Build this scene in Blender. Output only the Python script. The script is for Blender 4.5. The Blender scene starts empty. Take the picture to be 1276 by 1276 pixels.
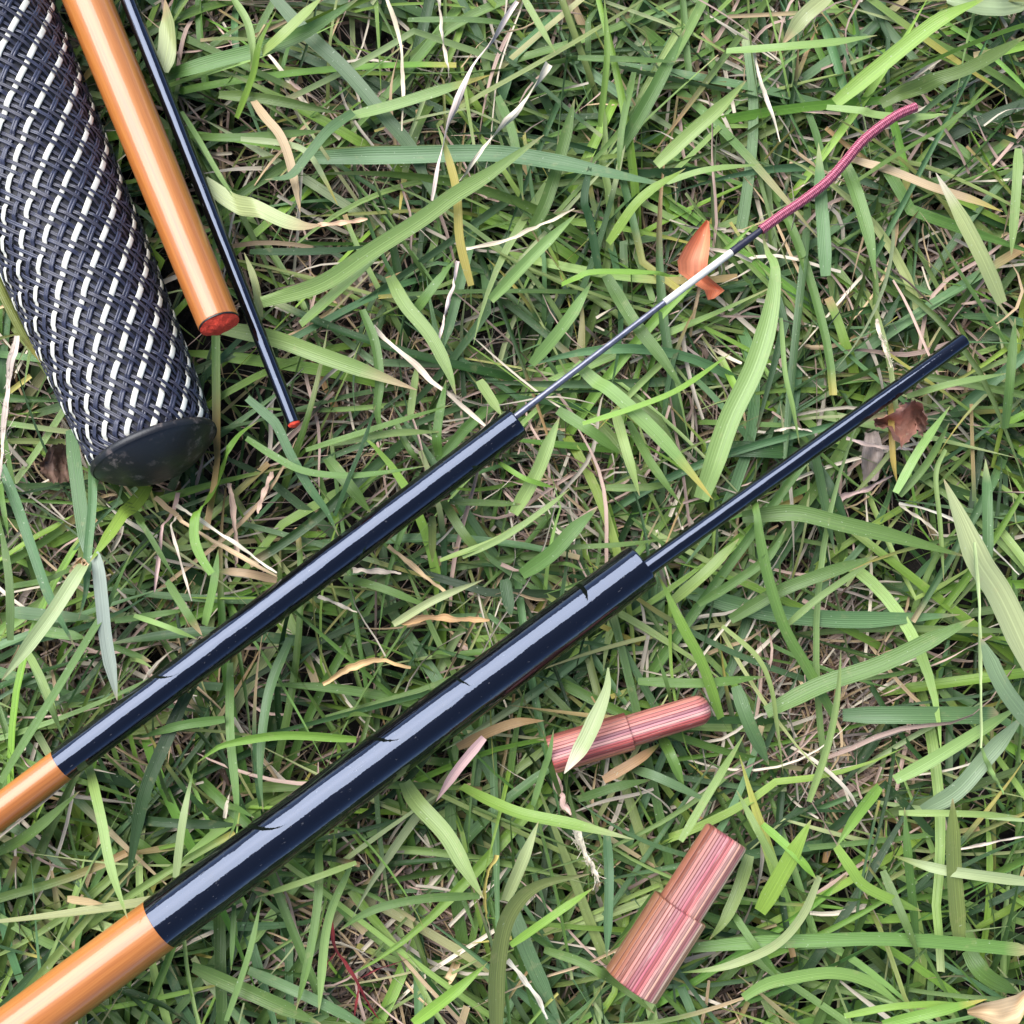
import bpy, math
import numpy as np
from mathutils import Vector, Matrix

# ------------------------------------------------------------------ camera, sky, sun, exposure
SC = bpy.context.scene
COL = SC.collection
F_PX, HALF = 1750.0, 638.0            # focal length and half frame in photograph pixels
TILT = math.radians(8.5)
Z_REF = 0.018
AXIS = Vector((0, math.sin(TILT), -math.cos(TILT)))
CAM = Vector((0, 0, Z_REF)) - AXIS * 0.275
cd = bpy.data.cameras.new("camera")
cam = bpy.data.objects.new("camera", cd)
COL.objects.link(cam)
cam.location = CAM
cam.rotation_euler = (TILT, 0, 0)
cd.sensor_fit = 'HORIZONTAL'
cd.angle = 2 * math.atan(HALF / F_PX)
cd.clip_start, cd.clip_end = 0.005, 200
SC.camera = cam

SUN_AZ, SUN_EL = math.radians(-48), math.radians(56)
w = bpy.data.worlds.new("World"); SC.world = w
w.use_nodes = True
nt = w.node_tree
sky = nt.nodes.new("ShaderNodeTexSky")
sky.sky_type = 'NISHITA'; sky.sun_disc = False
sky.sun_elevation = SUN_EL; sky.sun_rotation = SUN_AZ % (2 * math.pi)
sky.air_density = 0.55; sky.dust_density = 0.6; sky.ozone_density = 1.0
nt.links.new(sky.outputs[0], nt.nodes["Background"].inputs[0])
nt.nodes["Background"].inputs[1].default_value = 0.055
sd = bpy.data.lights.new("sun", 'SUN')
sd.energy = 1.5; sd.angle = math.radians(62); sd.color = (0.98, 0.985, 0.98)
sun = bpy.data.objects.new("sun", sd); COL.objects.link(sun)
sdir = Vector((math.sin(SUN_AZ) * math.cos(SUN_EL), math.cos(SUN_AZ) * math.cos(SUN_EL), math.sin(SUN_EL)))
sun.rotation_euler = sdir.to_track_quat('Z', 'Y').to_euler()
sun.location = sdir * 3
vs = SC.view_settings
vs.view_transform = 'Standard'; vs.look = 'None'; vs.gamma = 1; vs.use_curve_mapping = False
vs.exposure = 2.2
cy = SC.cycles
cy.max_bounces = 6; cy.diffuse_bounces = 3; cy.glossy_bounces = 3; cy.transmission_bounces = 3; cy.transparent_max_bounces = 4
cy.caustics_reflective = False; cy.caustics_refractive = False

# ------------------------------------------------------------------ helpers
rng = np.random.default_rng(7)
UPV = Vector((0, math.cos(TILT), math.sin(TILT)))
def P(px, py, z_mm):
    """photograph pixel -> world point on the horizontal plane z (mm)"""
    d = AXIS + Vector((1, 0, 0)) * ((px - HALF) / F_PX) + UPV * ((HALF - py) / F_PX)
    return CAM + d * ((z_mm * 1e-3 - CAM.z) / d.z)
def mpp(p):
    return (Vector(p) - CAM).dot(AXIS) / F_PX

def tag(o, label=None, cat=None, group=None, kind=None):
    for k, v in (("label", label), ("category", cat), ("group", group), ("kind", kind)):
        if v: o[k] = v
    return o
def empty(name, loc):
    o = bpy.data.objects.new(name, None); COL.objects.link(o)
    o.location = loc; o.empty_display_size = 0.01
    return o
def link_mesh(name, me, mat, parent=None, M=None):
    o = bpy.data.objects.new(name, me); COL.objects.link(o)
    me.materials.append(mat)
    if M is None: M = Matrix.Identity(4)
    if parent is not None:
        o.parent = parent
        q = parent
        off = Vector((0, 0, 0))
        if q.type == 'EMPTY':
            off = Vector(q.location)
            M = Matrix.Translation(-off) @ M
        else:
            M = PM[q.name].inverted() @ M
    o.matrix_basis = M
    PM[o.name] = M if parent is None else (Matrix.Translation(off) @ M if parent.type == 'EMPTY' else PM[parent.name] @ M)
    return o
PM = {}
def mesh_np(name, V, Fq, smooth=True, attrs=None):
    """V (n,3), Fq (m,4) quads"""
    me = bpy.data.meshes.new(name)
    V = np.asarray(V, np.float32); Fq = np.asarray(Fq, np.int32)
    k = Fq.shape[1]
    me.vertices.add(len(V)); me.vertices.foreach_set("co", V.ravel())
    me.loops.add(Fq.size); me.loops.foreach_set("vertex_index", Fq.ravel())
    me.polygons.add(len(Fq))
    me.polygons.foreach_set("loop_start", np.arange(0, Fq.size, k, dtype=np.int32))
    me.polygons.foreach_set("loop_total", np.full(len(Fq), k, np.int32))
    me.polygons.foreach_set("use_smooth", np.full(len(Fq), smooth, bool))
    if attrs:
        for an, (typ, dat) in attrs.items():
            a = me.attributes.new(an, typ, 'POINT')
            a.data.foreach_set("color" if typ == 'FLOAT_COLOR' else "vector", np.asarray(dat, np.float32).ravel())
    me.update(calc_edges=True)
    return me
def axis_matrix(A, B):
    A, B = Vector(A), Vector(B)
    z = (B - A).normalized()
    x = z.cross(Vector((0, 0, 1))).normalized()      # local X lies in the ground plane
    y = z.cross(x)                                   # local Y points down or up
    M = Matrix((x, y, z)).transposed().to_4x4()
    M.translation = A
    return M
def lathe(name, prof, M, mat, parent=None, seg=64, closed_ends=True, smooth_angle=35):
    prof = np.array(prof, float)
    n = len(prof)
    a = np.linspace(0, 2 * math.pi, seg, endpoint=False)
    V = np.zeros((n, seg, 3))
    V[:, :, 0] = prof[:, 1:2] * np.cos(a); V[:, :, 1] = prof[:, 1:2] * np.sin(a); V[:, :, 2] = prof[:, 0:1]
    i, j = np.meshgrid(np.arange(n - 1), np.arange(seg), indexing='ij')
    j2 = (j + 1) % seg
    Fq = np.stack([i * seg + j, i * seg + j2, (i + 1) * seg + j2, (i + 1) * seg + j], -1).reshape(-1, 4)
    me = mesh_np(name, V.reshape(-1, 3), Fq)
    if closed_ends:
        import bmesh
        bm = bmesh.new(); bm.from_mesh(me); bm.verts.ensure_lookup_table()
        for r in (0, n - 1):
            if prof[r, 1] > 1e-7:
                bm.faces.new([bm.verts[r * seg + q] for q in (range(seg) if r else reversed(range(seg)))])
        bm.normal_update(); bm.to_mesh(me); bm.free()
    me.set_sharp_from_angle(angle=math.radians(smooth_angle))
    return link_mesh(name, me, mat, parent, M)

# ------------------------------------------------------------------ materials
def new_mat(name):
    m = bpy.data.materials.new(name); m.use_nodes = True
    n = m.node_tree.nodes; n.clear()
    out = n.new("ShaderNodeOutputMaterial")
    b = n.new("ShaderNodeBsdfPrincipled")
    m.node_tree.links.new(b.outputs[0], out.inputs[0])
    return m, m.node_tree, b, out
def N(t, typ, **kw):
    n = t.nodes.new(typ)
    for k, v in kw.items():
        if k.startswith('i_'):
            key = k[2:]
            n.inputs[int(key) if key.isdigit() else key].default_value = v
        else: setattr(n, k, v)
    return n
def ramp(t, fac, stops, interp='LINEAR'):
    r = t.nodes.new("ShaderNodeValToRGB"); r.color_ramp.interpolation = interp
    e = r.color_ramp.elements
    while len(e) < len(stops): e.new(0.5)
    for el, (p, c) in zip(e, stops):
        el.position = p; el.color = (*c, 1) if len(c) == 3 else c
    t.links.new(fac, r.inputs[0]); return r.outputs[0]
def math_n(t, op, a, b=None, c=None):
    n = t.nodes.new("ShaderNodeMath"); n.operation = op
    for i, v in enumerate((a, b, c)):
        if v is None: continue
        if isinstance(v, (int, float)): n.inputs[i].default_value = v
        else: t.links.new(v, n.inputs[i])
    return n.outputs[0]
def mixc(t, fac, a, b, blend='MIX'):
    n = t.nodes.new("ShaderNodeMix"); n.data_type = 'RGBA'; n.blend_type = blend
    for i, v in ((0, fac), (6, a), (7, b)):
        if isinstance(v, (int, float)): n.inputs[i].default_value = v
        elif isinstance(v, tuple): n.inputs[i].default_value = (*v, 1) if len(v) == 3 else v
        else: t.links.new(v, n.inputs[i])
    return n.outputs[2]
def noise(t, vec, scale, detail=3, rough=0.5):
    n = N(t, "ShaderNodeTexNoise"); n.inputs["Scale"].default_value = scale
    n.inputs["Detail"].default_value = detail; n.inputs["Roughness"].default_value = rough
    if vec is not None: t.links.new(vec, n.inputs["Vector"])
    return n.outputs[0]
def bump(t, h, dist, strength, bsdf, inp="Normal"):
    b = N(t, "ShaderNodeBump"); b.inputs["Distance"].default_value = dist; b.inputs["Strength"].default_value = strength
    t.links.new(h, b.inputs["Height"]); t.links.new(b.outputs[0], bsdf.inputs[inp])
def mapping(t, src, sc):
    m = N(t, "ShaderNodeMapping"); m.inputs["Scale"].default_value = sc
    t.links.new(src, m.inputs[0]); return m.outputs[0]

def blade_material(name, translucent, vein):
    m, t, b, out = new_mat(name)
    col = N(t, "ShaderNodeAttribute", attribute_name="col").outputs["Color"]
    uv = N(t, "ShaderNodeAttribute", attribute_name="uvb").outputs["Vector"]
    geo = N(t, "ShaderNodeNewGeometry").outputs["Position"]
    sx = N(t, "ShaderNodeSeparateXYZ"); t.links.new(uv, sx.inputs[0])
    u = sx.outputs[0]
    ph = math_n(t, 'SINE', math_n(t, 'MULTIPLY', u, 2 * math.pi * vein))
    streak = noise(t, mapping(t, uv, (16, 0.8, 1)), 1.0, 3)          # long streaks along the blade
    spots = noise(t, geo, 420, 4, 0.6)
    f1 = math_n(t, 'ADD', math_n(t, 'MULTIPLY', ph, 0.05), math_n(t, 'MULTIPLY', math_n(t, 'SUBTRACT', streak, 0.5), 1.0))
    val = math_n(t, 'ADD', 1.0, f1)
    hs = N(t, "ShaderNodeHueSaturation"); t.links.new(col, hs.inputs["Color"]); t.links.new(val, hs.inputs["Value"])
    c1 = mixc(t, ramp(t, spots, [(0.60, (0, 0, 0)), (0.78, (0.55, 0.55, 0.55))]), hs.outputs[0],
              mixc(t, 0.5, hs.outputs[0], (0.5, 0.42, 0.2)))
    fine = noise(t, geo, 1500, 2)
    c2 = mixc(t, ramp(t, fine, [(0.70, (0, 0, 0)), (0.76, (0.5, 0.5, 0.5))]), c1, (0.55, 0.6, 0.42))
    t.links.new(c2, b.inputs["Base Color"])
    b.inputs["Roughness"].default_value = 0.36
    b.inputs["IOR"].default_value = 1.45
    hgt = math_n(t, 'ADD', math_n(t, 'MULTIPLY', ph, 0.22), math_n(t, 'MULTIPLY', math_n(t, 'ADD', spots, streak), 0.7))
    bump(t, hgt, 0.00012, 0.6, b)
    if translucent:
        tr = N(t, "ShaderNodeBsdfTranslucent"); t.links.new(c2, tr.inputs[0])
        mx = N(t, "ShaderNodeMixShader"); mx.inputs[0].default_value = translucent
        t.links.new(b.outputs[0], mx.inputs[1]); t.links.new(tr.outputs[0], mx.inputs[2])
        t.links.new(mx.outputs[0], out.inputs[0])
    return m
M_GRASS = blade_material("grass_blade", 0.24, 8)
M_STRAW = blade_material("dry_straw", 0.08, 3)
M_STRAW.node_tree.nodes["Principled BSDF"].inputs["Roughness"].default_value = 0.6

def soil_material():
    m, t, b, out = new_mat("soil")
    g = N(t, "ShaderNodeNewGeometry").outputs["Position"]
    n1 = noise(t, g, 90, 6, 0.65); n2 = noise(t, g, 600, 5, 0.7)
    c = ramp(t, n1, [(0.3, (0.008, 0.007, 0.006)), (0.55, (0.022, 0.017, 0.013)), (0.8, (0.05, 0.037, 0.029))])
    c = mixc(t, ramp(t, n2, [(0.5, (0, 0, 0)), (0.75, (0.6, 0.6, 0.6))]), c, (0.075, 0.058, 0.047))
    t.links.new(c, b.inputs["Base Color"]); b.inputs["Roughness"].default_value = 0.9
    bump(t, n2, 0.002, 0.9, b)
    return m
M_SOIL = soil_material()
def lawn_material():
    m, t, b, out = new_mat("far_lawn")
    g = N(t, "ShaderNodeNewGeometry").outputs["Position"]
    n1 = noise(t, g, 30, 6, 0.7)
    t.links.new(ramp(t, n1, [(0.35, (0.02, 0.03, 0.012)), (0.6, (0.07, 0.11, 0.035)), (0.8, (0.2, 0.19, 0.1))]), b.inputs["Base Color"])
    b.inputs["Roughness"].default_value = 0.9
    return m
M_LAWN = lawn_material()

def lacquer_black(name="black_lacquer"):
    m, t, b, out = new_mat(name)
    o = N(t, "ShaderNodeTexCoord").outputs["Object"]
    b.inputs["Base Color"].default_value = (0.0035, 0.0035, 0.004, 1)
    b.inputs["IOR"].default_value = 1.66
    b.inputs["Specular Tint"].default_value = (0.56, 0.68, 1.0, 1)      # blue of the reflected sky put into the tint; the lacquer is black
    b.inputs["Coat Weight"].default_value = 0.2; b.inputs["Coat IOR"].default_value = 1.75; b.inputs["Coat Roughness"].default_value = 0.015
    dust = noise(t, mapping(t, o, (1, 1, 0.35)), 2600, 2)
    dm = ramp(t, dust, [(0.70, (0, 0, 0)), (0.76, (1, 1, 1))])
    t.links.new(mixc(t, math_n(t, 'MULTIPLY', dm, 0.35), (0.0035, 0.0035, 0.004), (0.2, 0.19, 0.18)), b.inputs["Base Color"])
    sm = noise(t, o, 240, 4, 0.6)
    t.links.new(math_n(t, 'ADD', 0.015, math_n(t, 'MULTIPLY', sm, 0.05)), b.inputs["Roughness"])
    wob = noise(t, mapping(t, o, (1, 1, 0.15)), 240, 3)
    peel = noise(t, mapping(t, o, (1, 1, 0.5)), 1100, 3, 0.6)
    hh = math_n(t, 'ADD', wob, math_n(t, 'MULTIPLY', peel, 0.10))
    bump(t, hh, 0.0002, 0.8, b); bump(t, hh, 0.0002, 0.8, b, "Coat Normal")
    scr = noise(t, mapping(t, o, (1, 1, 0.02)), 3200, 2)
    sr = math_n(t, 'MULTIPLY', ramp(t, scr, [(0.66, (0, 0, 0)), (0.74, (1, 1, 1))]), 0.22)
    t.links.new(math_n(t, 'ADD', math_n(t, 'ADD', 0.012, math_n(t, 'MULTIPLY', sm, 0.05)), sr), b.inputs["Roughness"])
    return m
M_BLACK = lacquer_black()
def cane():
    m, t, b, out = new_mat("amber_cane")
    o = N(t, "ShaderNodeTexCoord").outputs["Object"]
    fib = noise(t, mapping(t, o, (1, 1, 0.02)), 1300, 5, 0.7)
    fib2 = noise(t, mapping(t, o, (1, 1, 0.03)), 260, 3)
    c = ramp(t, fib, [(0.3, (0.31, 0.094, 0.016)), (0.5, (0.42, 0.135, 0.025)), (0.70, (0.52, 0.185, 0.04))])
    c = mixc(t, ramp(t, fib2, [(0.45, (0, 0, 0)), (0.7, (0.35, 0.35, 0.35))]), c, (0.54, 0.23, 0.06))
    t.links.new(c, b.inputs["Base Color"])
    b.inputs["Roughness"].default_value = 0.4
    b.inputs["Coat Weight"].default_value = 0.5; b.inputs["Coat Roughness"].default_value = 0.04
    b.inputs["Coat IOR"].default_value = 1.6
    node = noise(t, mapping(t, o, (1, 1, 0.2)), 180, 3)
    bump(t, fib, 0.00006, 0.25, b); bump(t, node, 0.0002, 0.5, b, "Coat Normal")
    return m
M_CANE = cane()
def simple(name, col, rough=0.5, bscale=None, bdist=0.0002, var=0.25):
    m, t, b, out = new_mat(name)
    o = N(t, "ShaderNodeTexCoord").outputs["Object"]
    n = noise(t, o, bscale or 400, 4, 0.6)
    lo = tuple(c * (1 - var) for c in col); hi = tuple(min(1, c * (1 + var)) for c in col)
    t.links.new(ramp(t, n, [(0.3, lo), (0.7, hi)]), b.inputs["Base Color"])
    b.inputs["Roughness"].default_value = rough
    bump(t, n, bdist, 0.6, b)
    return m
M_RED = simple("red_felt", (1.0, 0.07, 0.03), 0.8, 1800, 0.0008, 0.22)
M_RIM = simple("black_rim", (0.006, 0.006, 0.006), 0.4)
M_GRAPHITE = simple("graphite_blank", (0.17, 0.17, 0.21), 0.3, 900, 0.00005)
M_GRAPHITE.node_tree.nodes['Principled BSDF'].inputs['Metallic'].default_value = 0.6
M_WHITE = simple("white_paint", (0.66, 0.62, 0.53), 0.4, 900, 0.00006, 0.06)
M_WRAP = simple("navy_thread", (0.02, 0.018, 0.035), 0.4, 900, 0.00008)
M_TAPE = simple("white_tape", (0.72, 0.69, 0.58), 0.5, 500, 0.00005, 0.14)
M_NAVY = simple("navy_filament", (0.036, 0.038, 0.064), 0.36, 700, 0.00005, 0.3)
M_NAVY2 = simple("charcoal_filament", (0.042, 0.040, 0.058), 0.42, 700, 0.00005, 0.3)
M_CORE = simple("dark_sleeve", (0.012, 0.012, 0.016), 0.6)
def rubber():
    m, t, b, out = new_mat("black_rubber")
    o = N(t, "ShaderNodeTexCoord").outputs["Object"]
    n = noise(t, o, 500, 6, 0.7); n2 = noise(t, o, 110, 3)
    k = math_n(t, 'MULTIPLY', ramp(t, n, [(0.53, (0, 0, 0)), (0.64, (1, 1, 1))]), ramp(t, n2, [(0.42, (0, 0, 0)), (0.58, (1, 1, 1))]))
    t.links.new(mixc(t, math_n(t, 'MULTIPLY', k, 0.42), (0.010, 0.010, 0.012), (0.34, 0.26, 0.22)), b.inputs["Base Color"])
    b.inputs["Roughness"].default_value = 0.45
    bump(t, n, 0.0002, 0.4, b)
    return m
M_RUBBER = rubber()
def cord_mat():
    m, t, b, out = new_mat("crimson_braid")
    uv = N(t, "ShaderNodeAttribute", attribute_name="uvb").outputs["Vector"]
    sx = N(t, "ShaderNodeSeparateXYZ"); t.links.new(uv, sx.inputs[0])
    a = math_n(t, 'SINE', math_n(t, 'ADD', math_n(t, 'MULTIPLY', sx.outputs[0], 4 * 2 * math.pi), math_n(t, 'MULTIPLY', sx.outputs[1], 1)))
    c = math_n(t, 'SINE', math_n(t, 'SUBTRACT', math_n(t, 'MULTIPLY', sx.outputs[0], 4 * 2 * math.pi), math_n(t, 'MULTIPLY', sx.outputs[1], 1)))
    f = math_n(t, 'MULTIPLY', math_n(t, 'ADD', math_n(t, 'MULTIPLY', a, c), 1.0), 0.5)
    t.links.new(ramp(t, f, [(0.15, (0.13, 0.018, 0.04)), (0.6, (0.40, 0.07, 0.12)), (0.95, (0.62, 0.24, 0.29))]), b.inputs["Base Color"])
    b.inputs["Roughness"].default_value = 0.6
    bump(t, f, 0.00015, 0.8, b)
    return m
M_CORD = cord_mat()
def laminate(name, r, stops, seed):
    """resin laminated wood: thin flat veneers, seen edge-on as stripes along the axis"""
    m, t, b, out = new_mat(name)
    o = N(t, "ShaderNodeTexCoord").outputs["Object"]
    sx = N(t, "ShaderNodeSeparateXYZ"); t.links.new(o, sx.inputs[0])
    wob = noise(t, mapping(t, o, (1, 1, 0.3)), 170, 3)
    u = math_n(t, 'ADD', sx.outputs[0], math_n(t, 'MULTIPLY', math_n(t, 'SUBTRACT', wob, 0.5), 0.00035))
    u = math_n(t, 'ADD', u, math_n(t, 'MULTIPLY', sx.outputs[1], 0.12))
    macro = ramp(t, math_n(t, 'ADD', math_n(t, 'DIVIDE', u, 2.0 * r), 0.5), stops)
    lay = math_n(t, 'ADD', math_n(t, 'DIVIDE', u, 0.00058), 50.0 + seed)
    idx = math_n(t, 'FLOOR', lay); fr = math_n(t, 'FRACT', lay)
    wn = N(t, "ShaderNodeTexWhiteNoise", noise_dimensions='1D'); t.links.new(idx, wn.inputs["W"])
    tint = ramp(t, wn.outputs["Value"], [(0.0, (0.55, 0.42, 0.45)), (0.22, (0.95, 0.85, 0.9)), (0.45, (1.15, 1.2, 1.2)), (0.62, (0.8, 0.62, 0.75)),
                                         (0.78, (1.05, 0.95, 0.85)), (0.92, (0.62, 0.5, 0.45))], 'CONSTANT')
    c = mixc(t, 1.0, mixc(t, 1.0, macro, (1.02, 1.02, 0.98), 'MULTIPLY'), tint, 'MULTIPLY')
    line = ramp(t, fr, [(0.0, (1, 1, 1)), (0.14, (0, 0, 0)), (0.84, (0, 0, 0)), (1.0, (1, 1, 1))])
    brk = noise(t, mapping(t, o, (1, 1, 0.15)), 900, 2)
    c = mixc(t, math_n(t, 'MULTIPLY', math_n(t, 'MULTIPLY', line, 0.95), ramp(t, brk, [(0.3, (0.5, 0.5, 0.5)), (0.5, (1, 1, 1))])), c, (0.085, 0.025, 0.022))
    grain = noise(t, mapping(t, o, (1, 1, 0.07)), 2600, 4, 0.7)
    c = mixc(t, ramp(t, grain, [(0.52, (0, 0, 0)), (0.70, (0.5, 0.5, 0.5))]), c, (0.17, 0.04, 0.032))
    pale = noise(t, mapping(t, o, (1, 1, 0.10)), 1500, 3, 0.7)
    c = mixc(t, ramp(t, pale, [(0.58, (0, 0, 0)), (0.74, (0.3, 0.3, 0.3))]), c, (0.80, 0.60, 0.48))
    t.links.new(c, b.inputs["Base Color"]); b.inputs["Roughness"].default_value = 0.40
    hg = math_n(t, 'SUBTRACT', math_n(t, 'MULTIPLY', grain, -0.5), line)
    bump(t, hg, 0.00014, 0.6, b)
    return m

# ------------------------------------------------------------------ placement of the tackle (used by the grass too)
SEGS = []                 # (A, B, rA, rB) of things lying on the grass, so the blades are pressed under them
def seg(a, za, b, zb, wa, wb, press=True):
    A, B = P(*a, za), P(*b, zb)
    ra, rb = wa * 0.5 * mpp(A), wb * 0.5 * mpp(B)
    if press: SEGS.append((A, B, ra, rb))
    return A, B, ra, rb
def extend(A, B, ra, rb, t0):
    """carry the A end on by t0 times the length"""
    return A + (A - B) * t0, ra + (ra - rb) * t0
GRIP = seg((193, 562), 17.5, (-22, 39), 15.0, 164, 206)
ORANGE = seg((273, 403), 25.0, (109, 0), 16.0, 53, 59)
STICK = seg((366, 527), 19.5, (160, 0), 16.5, 17.5, 19)
THIN = seg((645, 526), 17.5, (77.5, 953), 18.0, 41, 43.5)
THICK = seg((801, 704), 18.5, (200, 1151), 19.5, 59, 70)
THIN_L = seg((77.5, 953), 18.0, (-300, 1237), 18.3, 43.5, 45)
THICK_L = seg((200, 1151), 19.5, (-300, 1523), 20.0, 70, 76)
INNER = seg((1202, 424), 17.0, (806, 708), 18.5, 19.5, 24)
TIP = seg((645, 517), 17.5, (828, 377), 16.5, 9, 7.5)
TIPW = seg((828, 377), 16.5, (912, 314), 16.0, 9, 9)
PIN_S = seg((686, 941), 14.5, (884, 881), 15.5, 47, 39)
PIN_L = seg((786, 1229), 16.0, (906, 1041), 17.0, 74, 61)
CORD_PX = [(940, 293), (948, 287), (974, 268), (1002, 249), (1031, 226), (1052, 203), (1073, 178), (1094, 160), (1119, 143), (1142, 133)]
CORD_Z = [15.8, 15.8, 15.6, 15.2, 15.2, 15.5, 16, 16.2, 16, 15.5]
for q in range(len(CORD_PX) - 1):
    seg(CORD_PX[q], CORD_Z[q], CORD_PX[q + 1], CORD_Z[q + 1], 10, 10)

SA = np.array([s[0] for s in SEGS]); SB = np.array([s[1] for s in SEGS])
SR = np.array([[s[2], s[3]] for s in SEGS])
def press_down(V, gap=0.0004):
    """push vertices that would enter a thing lying on the lawn down beneath it"""
    V = V.copy()
    for A, B, (r0, r1) in zip(SA, SB, SR):
        d = (B - A)[:2]; L2 = d @ d
        rel = V[:, :2] - A[:2]
        t = np.clip((rel @ d) / L2, -0.012, 1.012)
        r = r0 + (r1 - r0) * t + 0.00035
        zc = A[2] + (B[2] - A[2]) * t
        dist = np.linalg.norm(rel - t[:, None] * d, axis=1)
        if max(r0, r1) < 0.0018:                          # slender things: keep the grass below them on both sides
            lim = zc - r - gap - 0.0003 + np.maximum(dist - r - 0.0032, 0) * 1.3
        else:
            lim = np.where(dist < r, zc - np.sqrt(np.maximum(r * r - dist * dist, 0)) - gap, zc + (dist - r) * 1.6 - gap)
        V[:, 2] = np.where(dist < r + 0.02, np.minimum(V[:, 2], lim), V[:, 2])
    return V

# ------------------------------------------------------------------ ribbons (blades, straws)
def ribbons(paths, width, roll, fold, cols, U=5, press=True):
    """paths (n,S,3) width (n,S) roll (n,S) fold (n,S) cols (n,S,3) -> V, F, col, uv"""
    n, S, _ = paths.shape
    T = np.gradient(paths, axis=1)
    T /= np.linalg.norm(T, axis=2, keepdims=True) + 1e-12
    head = paths[:, -1] - paths[:, 0]; head[:, 2] = 0
    head /= np.linalg.norm(head, axis=1, keepdims=True) + 1e-12
    side0 = np.stack([head[:, 1], -head[:, 0], np.zeros(n)], -1)[:, None, :]
    side = np.cross(T, np.array([0, 0, 1.0]))
    ln = np.linalg.norm(side, axis=2, keepdims=True)
    k = np.clip(ln * 3 - 0.3, 0, 1)
    side = side / (ln + 1e-9) * k + side0 * (1 - k)
    side -= T * (side * T).sum(2, keepdims=True)
    side /= np.linalg.norm(side, axis=2, keepdims=True) + 1e-12
    Nn = np.cross(side, T)
    c, s = np.cos(roll)[..., None], np.sin(roll)[..., None]
    ac = side * c + Nn * s; nr = Nn * c - side * s
    us = np.linspace(-1, 1, U)
    V = paths[:, :, None, :] + ac[:, :, None, :] * (us[None, None, :, None] * width[:, :, None, None] * 0.5) \
        + nr[:, :, None, :] * (np.abs(us)[None, None, :, None] ** 1.3 * (fold * width)[:, :, None, None] * 0.5)
    V = V.reshape(-1, 3)
    if press: V = press_down(V)
    b = (np.arange(n)[:, None, None] * S + np.arange(S - 1)[None, :, None]) * U + np.arange(U - 1)[None, None, :]
    Fq = np.stack([b, b + 1, b + U + 1, b + U], -1).reshape(-1, 4)
    C = np.repeat(cols[:, :, None, :], U, axis=2).reshape(-1, 3)
    C = np.concatenate([C, np.ones((len(C), 1))], 1)
    uv = np.zeros((n, S, U, 3))
    uv[..., 0] = (us * 0.5 + 0.5)[None, None, :]
    uv[..., 1] = (np.linspace(0, 1, S)[None, :] + np.arange(n)[:, None] * 3.17)[:, :, None]
    uv[..., 2] = (np.arange(n) * 0.731)[:, None, None]
    return V, Fq, C, uv.reshape(-1, 3)
def ribbon_mesh(name, parts):
    Vs, Fs, Cs, Us, off = [], [], [], [], 0
    for V, Fq, C, uv in parts:
        Vs.append(V); Fs.append(Fq + off); Cs.append(C); Us.append(uv); off += len(V)
    return mesh_np(name, np.concatenate(Vs), np.concatenate(Fs), True,
                   {"col": ('FLOAT_COLOR', np.concatenate(Cs)), "uvb": ('FLOAT_VECTOR', np.concatenate(Us))})
def spline(pts, S):
    """Catmull-Rom resample of (k,3) to S points"""
    p = np.asarray(pts, float)
    if len(p) == 2: p = np.stack([p[0], (p[0] + p[1]) / 2, p[1]])
    e = np.concatenate([[2 * p[0] - p[1]], p, [2 * p[-1] - p[-2]]])
    L = np.concatenate([[0], np.cumsum(np.linalg.norm(np.diff(p, axis=0), axis=1))])
    s = np.linspace(0, L[-1], S)
    i = np.clip(np.searchsorted(L, s, side='right') - 1, 0, len(p) - 2)
    t = ((s - L[i]) / (L[i + 1] - L[i] + 1e-12))[:, None]
    a, b, c, d = e[i], e[i + 1], e[i + 2], e[i + 3]
    return 0.5 * ((2 * b) + (c - a) * t + (2 * a - 5 * b + 4 * c - d) * t ** 2 + (-a + 3 * b - 3 * c + d) * t ** 3)

PAL = dict(
    d=(0.038, 0.085, 0.024), m=(0.122, 0.212, 0.048), b=(0.115, 0.208, 0.080), l=(0.255, 0.365, 0.105),
    y=(0.21, 0.35, 0.055), p=(0.41, 0.45, 0.20), q=(0.27, 0.33, 0.17), w=(0.25, 0.33, 0.18), Y=(0.56, 0.46, 0.11), t=(0.58, 0.41, 0.23),
    c=(0.68, 0.58, 0.44), o=(0.52, 0.31, 0.14), k=(0.55, 0.38, 0.30), n=(0.14, 0.08, 0.055), r=(0.17, 0.018, 0.02),
    g=(0.32, 0.25, 0.21), s=(0.62, 0.22, 0.11), v=(0.22, 0.26, 0.07), W=(0.32, 0.39, 0.30), R=(0.30, 0.08, 0.05), K=(0.36, 0.17, 0.12))
PAL = {k: np.array(v) for k, v in PAL.items()}

# bare patches where soil and dead straw show between the tufts (photograph pixels, radius)
PATCH = [(485, 495, 75), (470, 170, 45), (555, 140, 40), (725, 645, 50), (320, 620, 60), (310, 900, 65), (230, 930, 45), (420, 900, 75),
         (520, 1130, 75), (440, 1200, 70), (1000, 930, 80), (1070, 840, 60), (700, 1190, 55), (1125, 560, 65), (640, 430, 55), (30, 690, 45),
         (60, 840, 45), (870, 440, 40), (760, 420, 40), (400, 720, 50), (1040, 760, 60), (930, 60, 40), (820, 300, 40), (1200, 330, 40), (90, 560, 60), (900, 1260, 40), (600, 560, 45)]
PW = np.array([[*P(a, b, 3)[:2], r * 0.000157] for a, b, r in PATCH])
def in_patch(x, y):
    d = np.sqrt((x[:, None] - PW[None, :, 0]) ** 2 + (y[:, None] - PW[None, :, 1]) ** 2) / PW[None, :, 2]
    return np.clip(1.25 - d.min(1), 0, 1)
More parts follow.
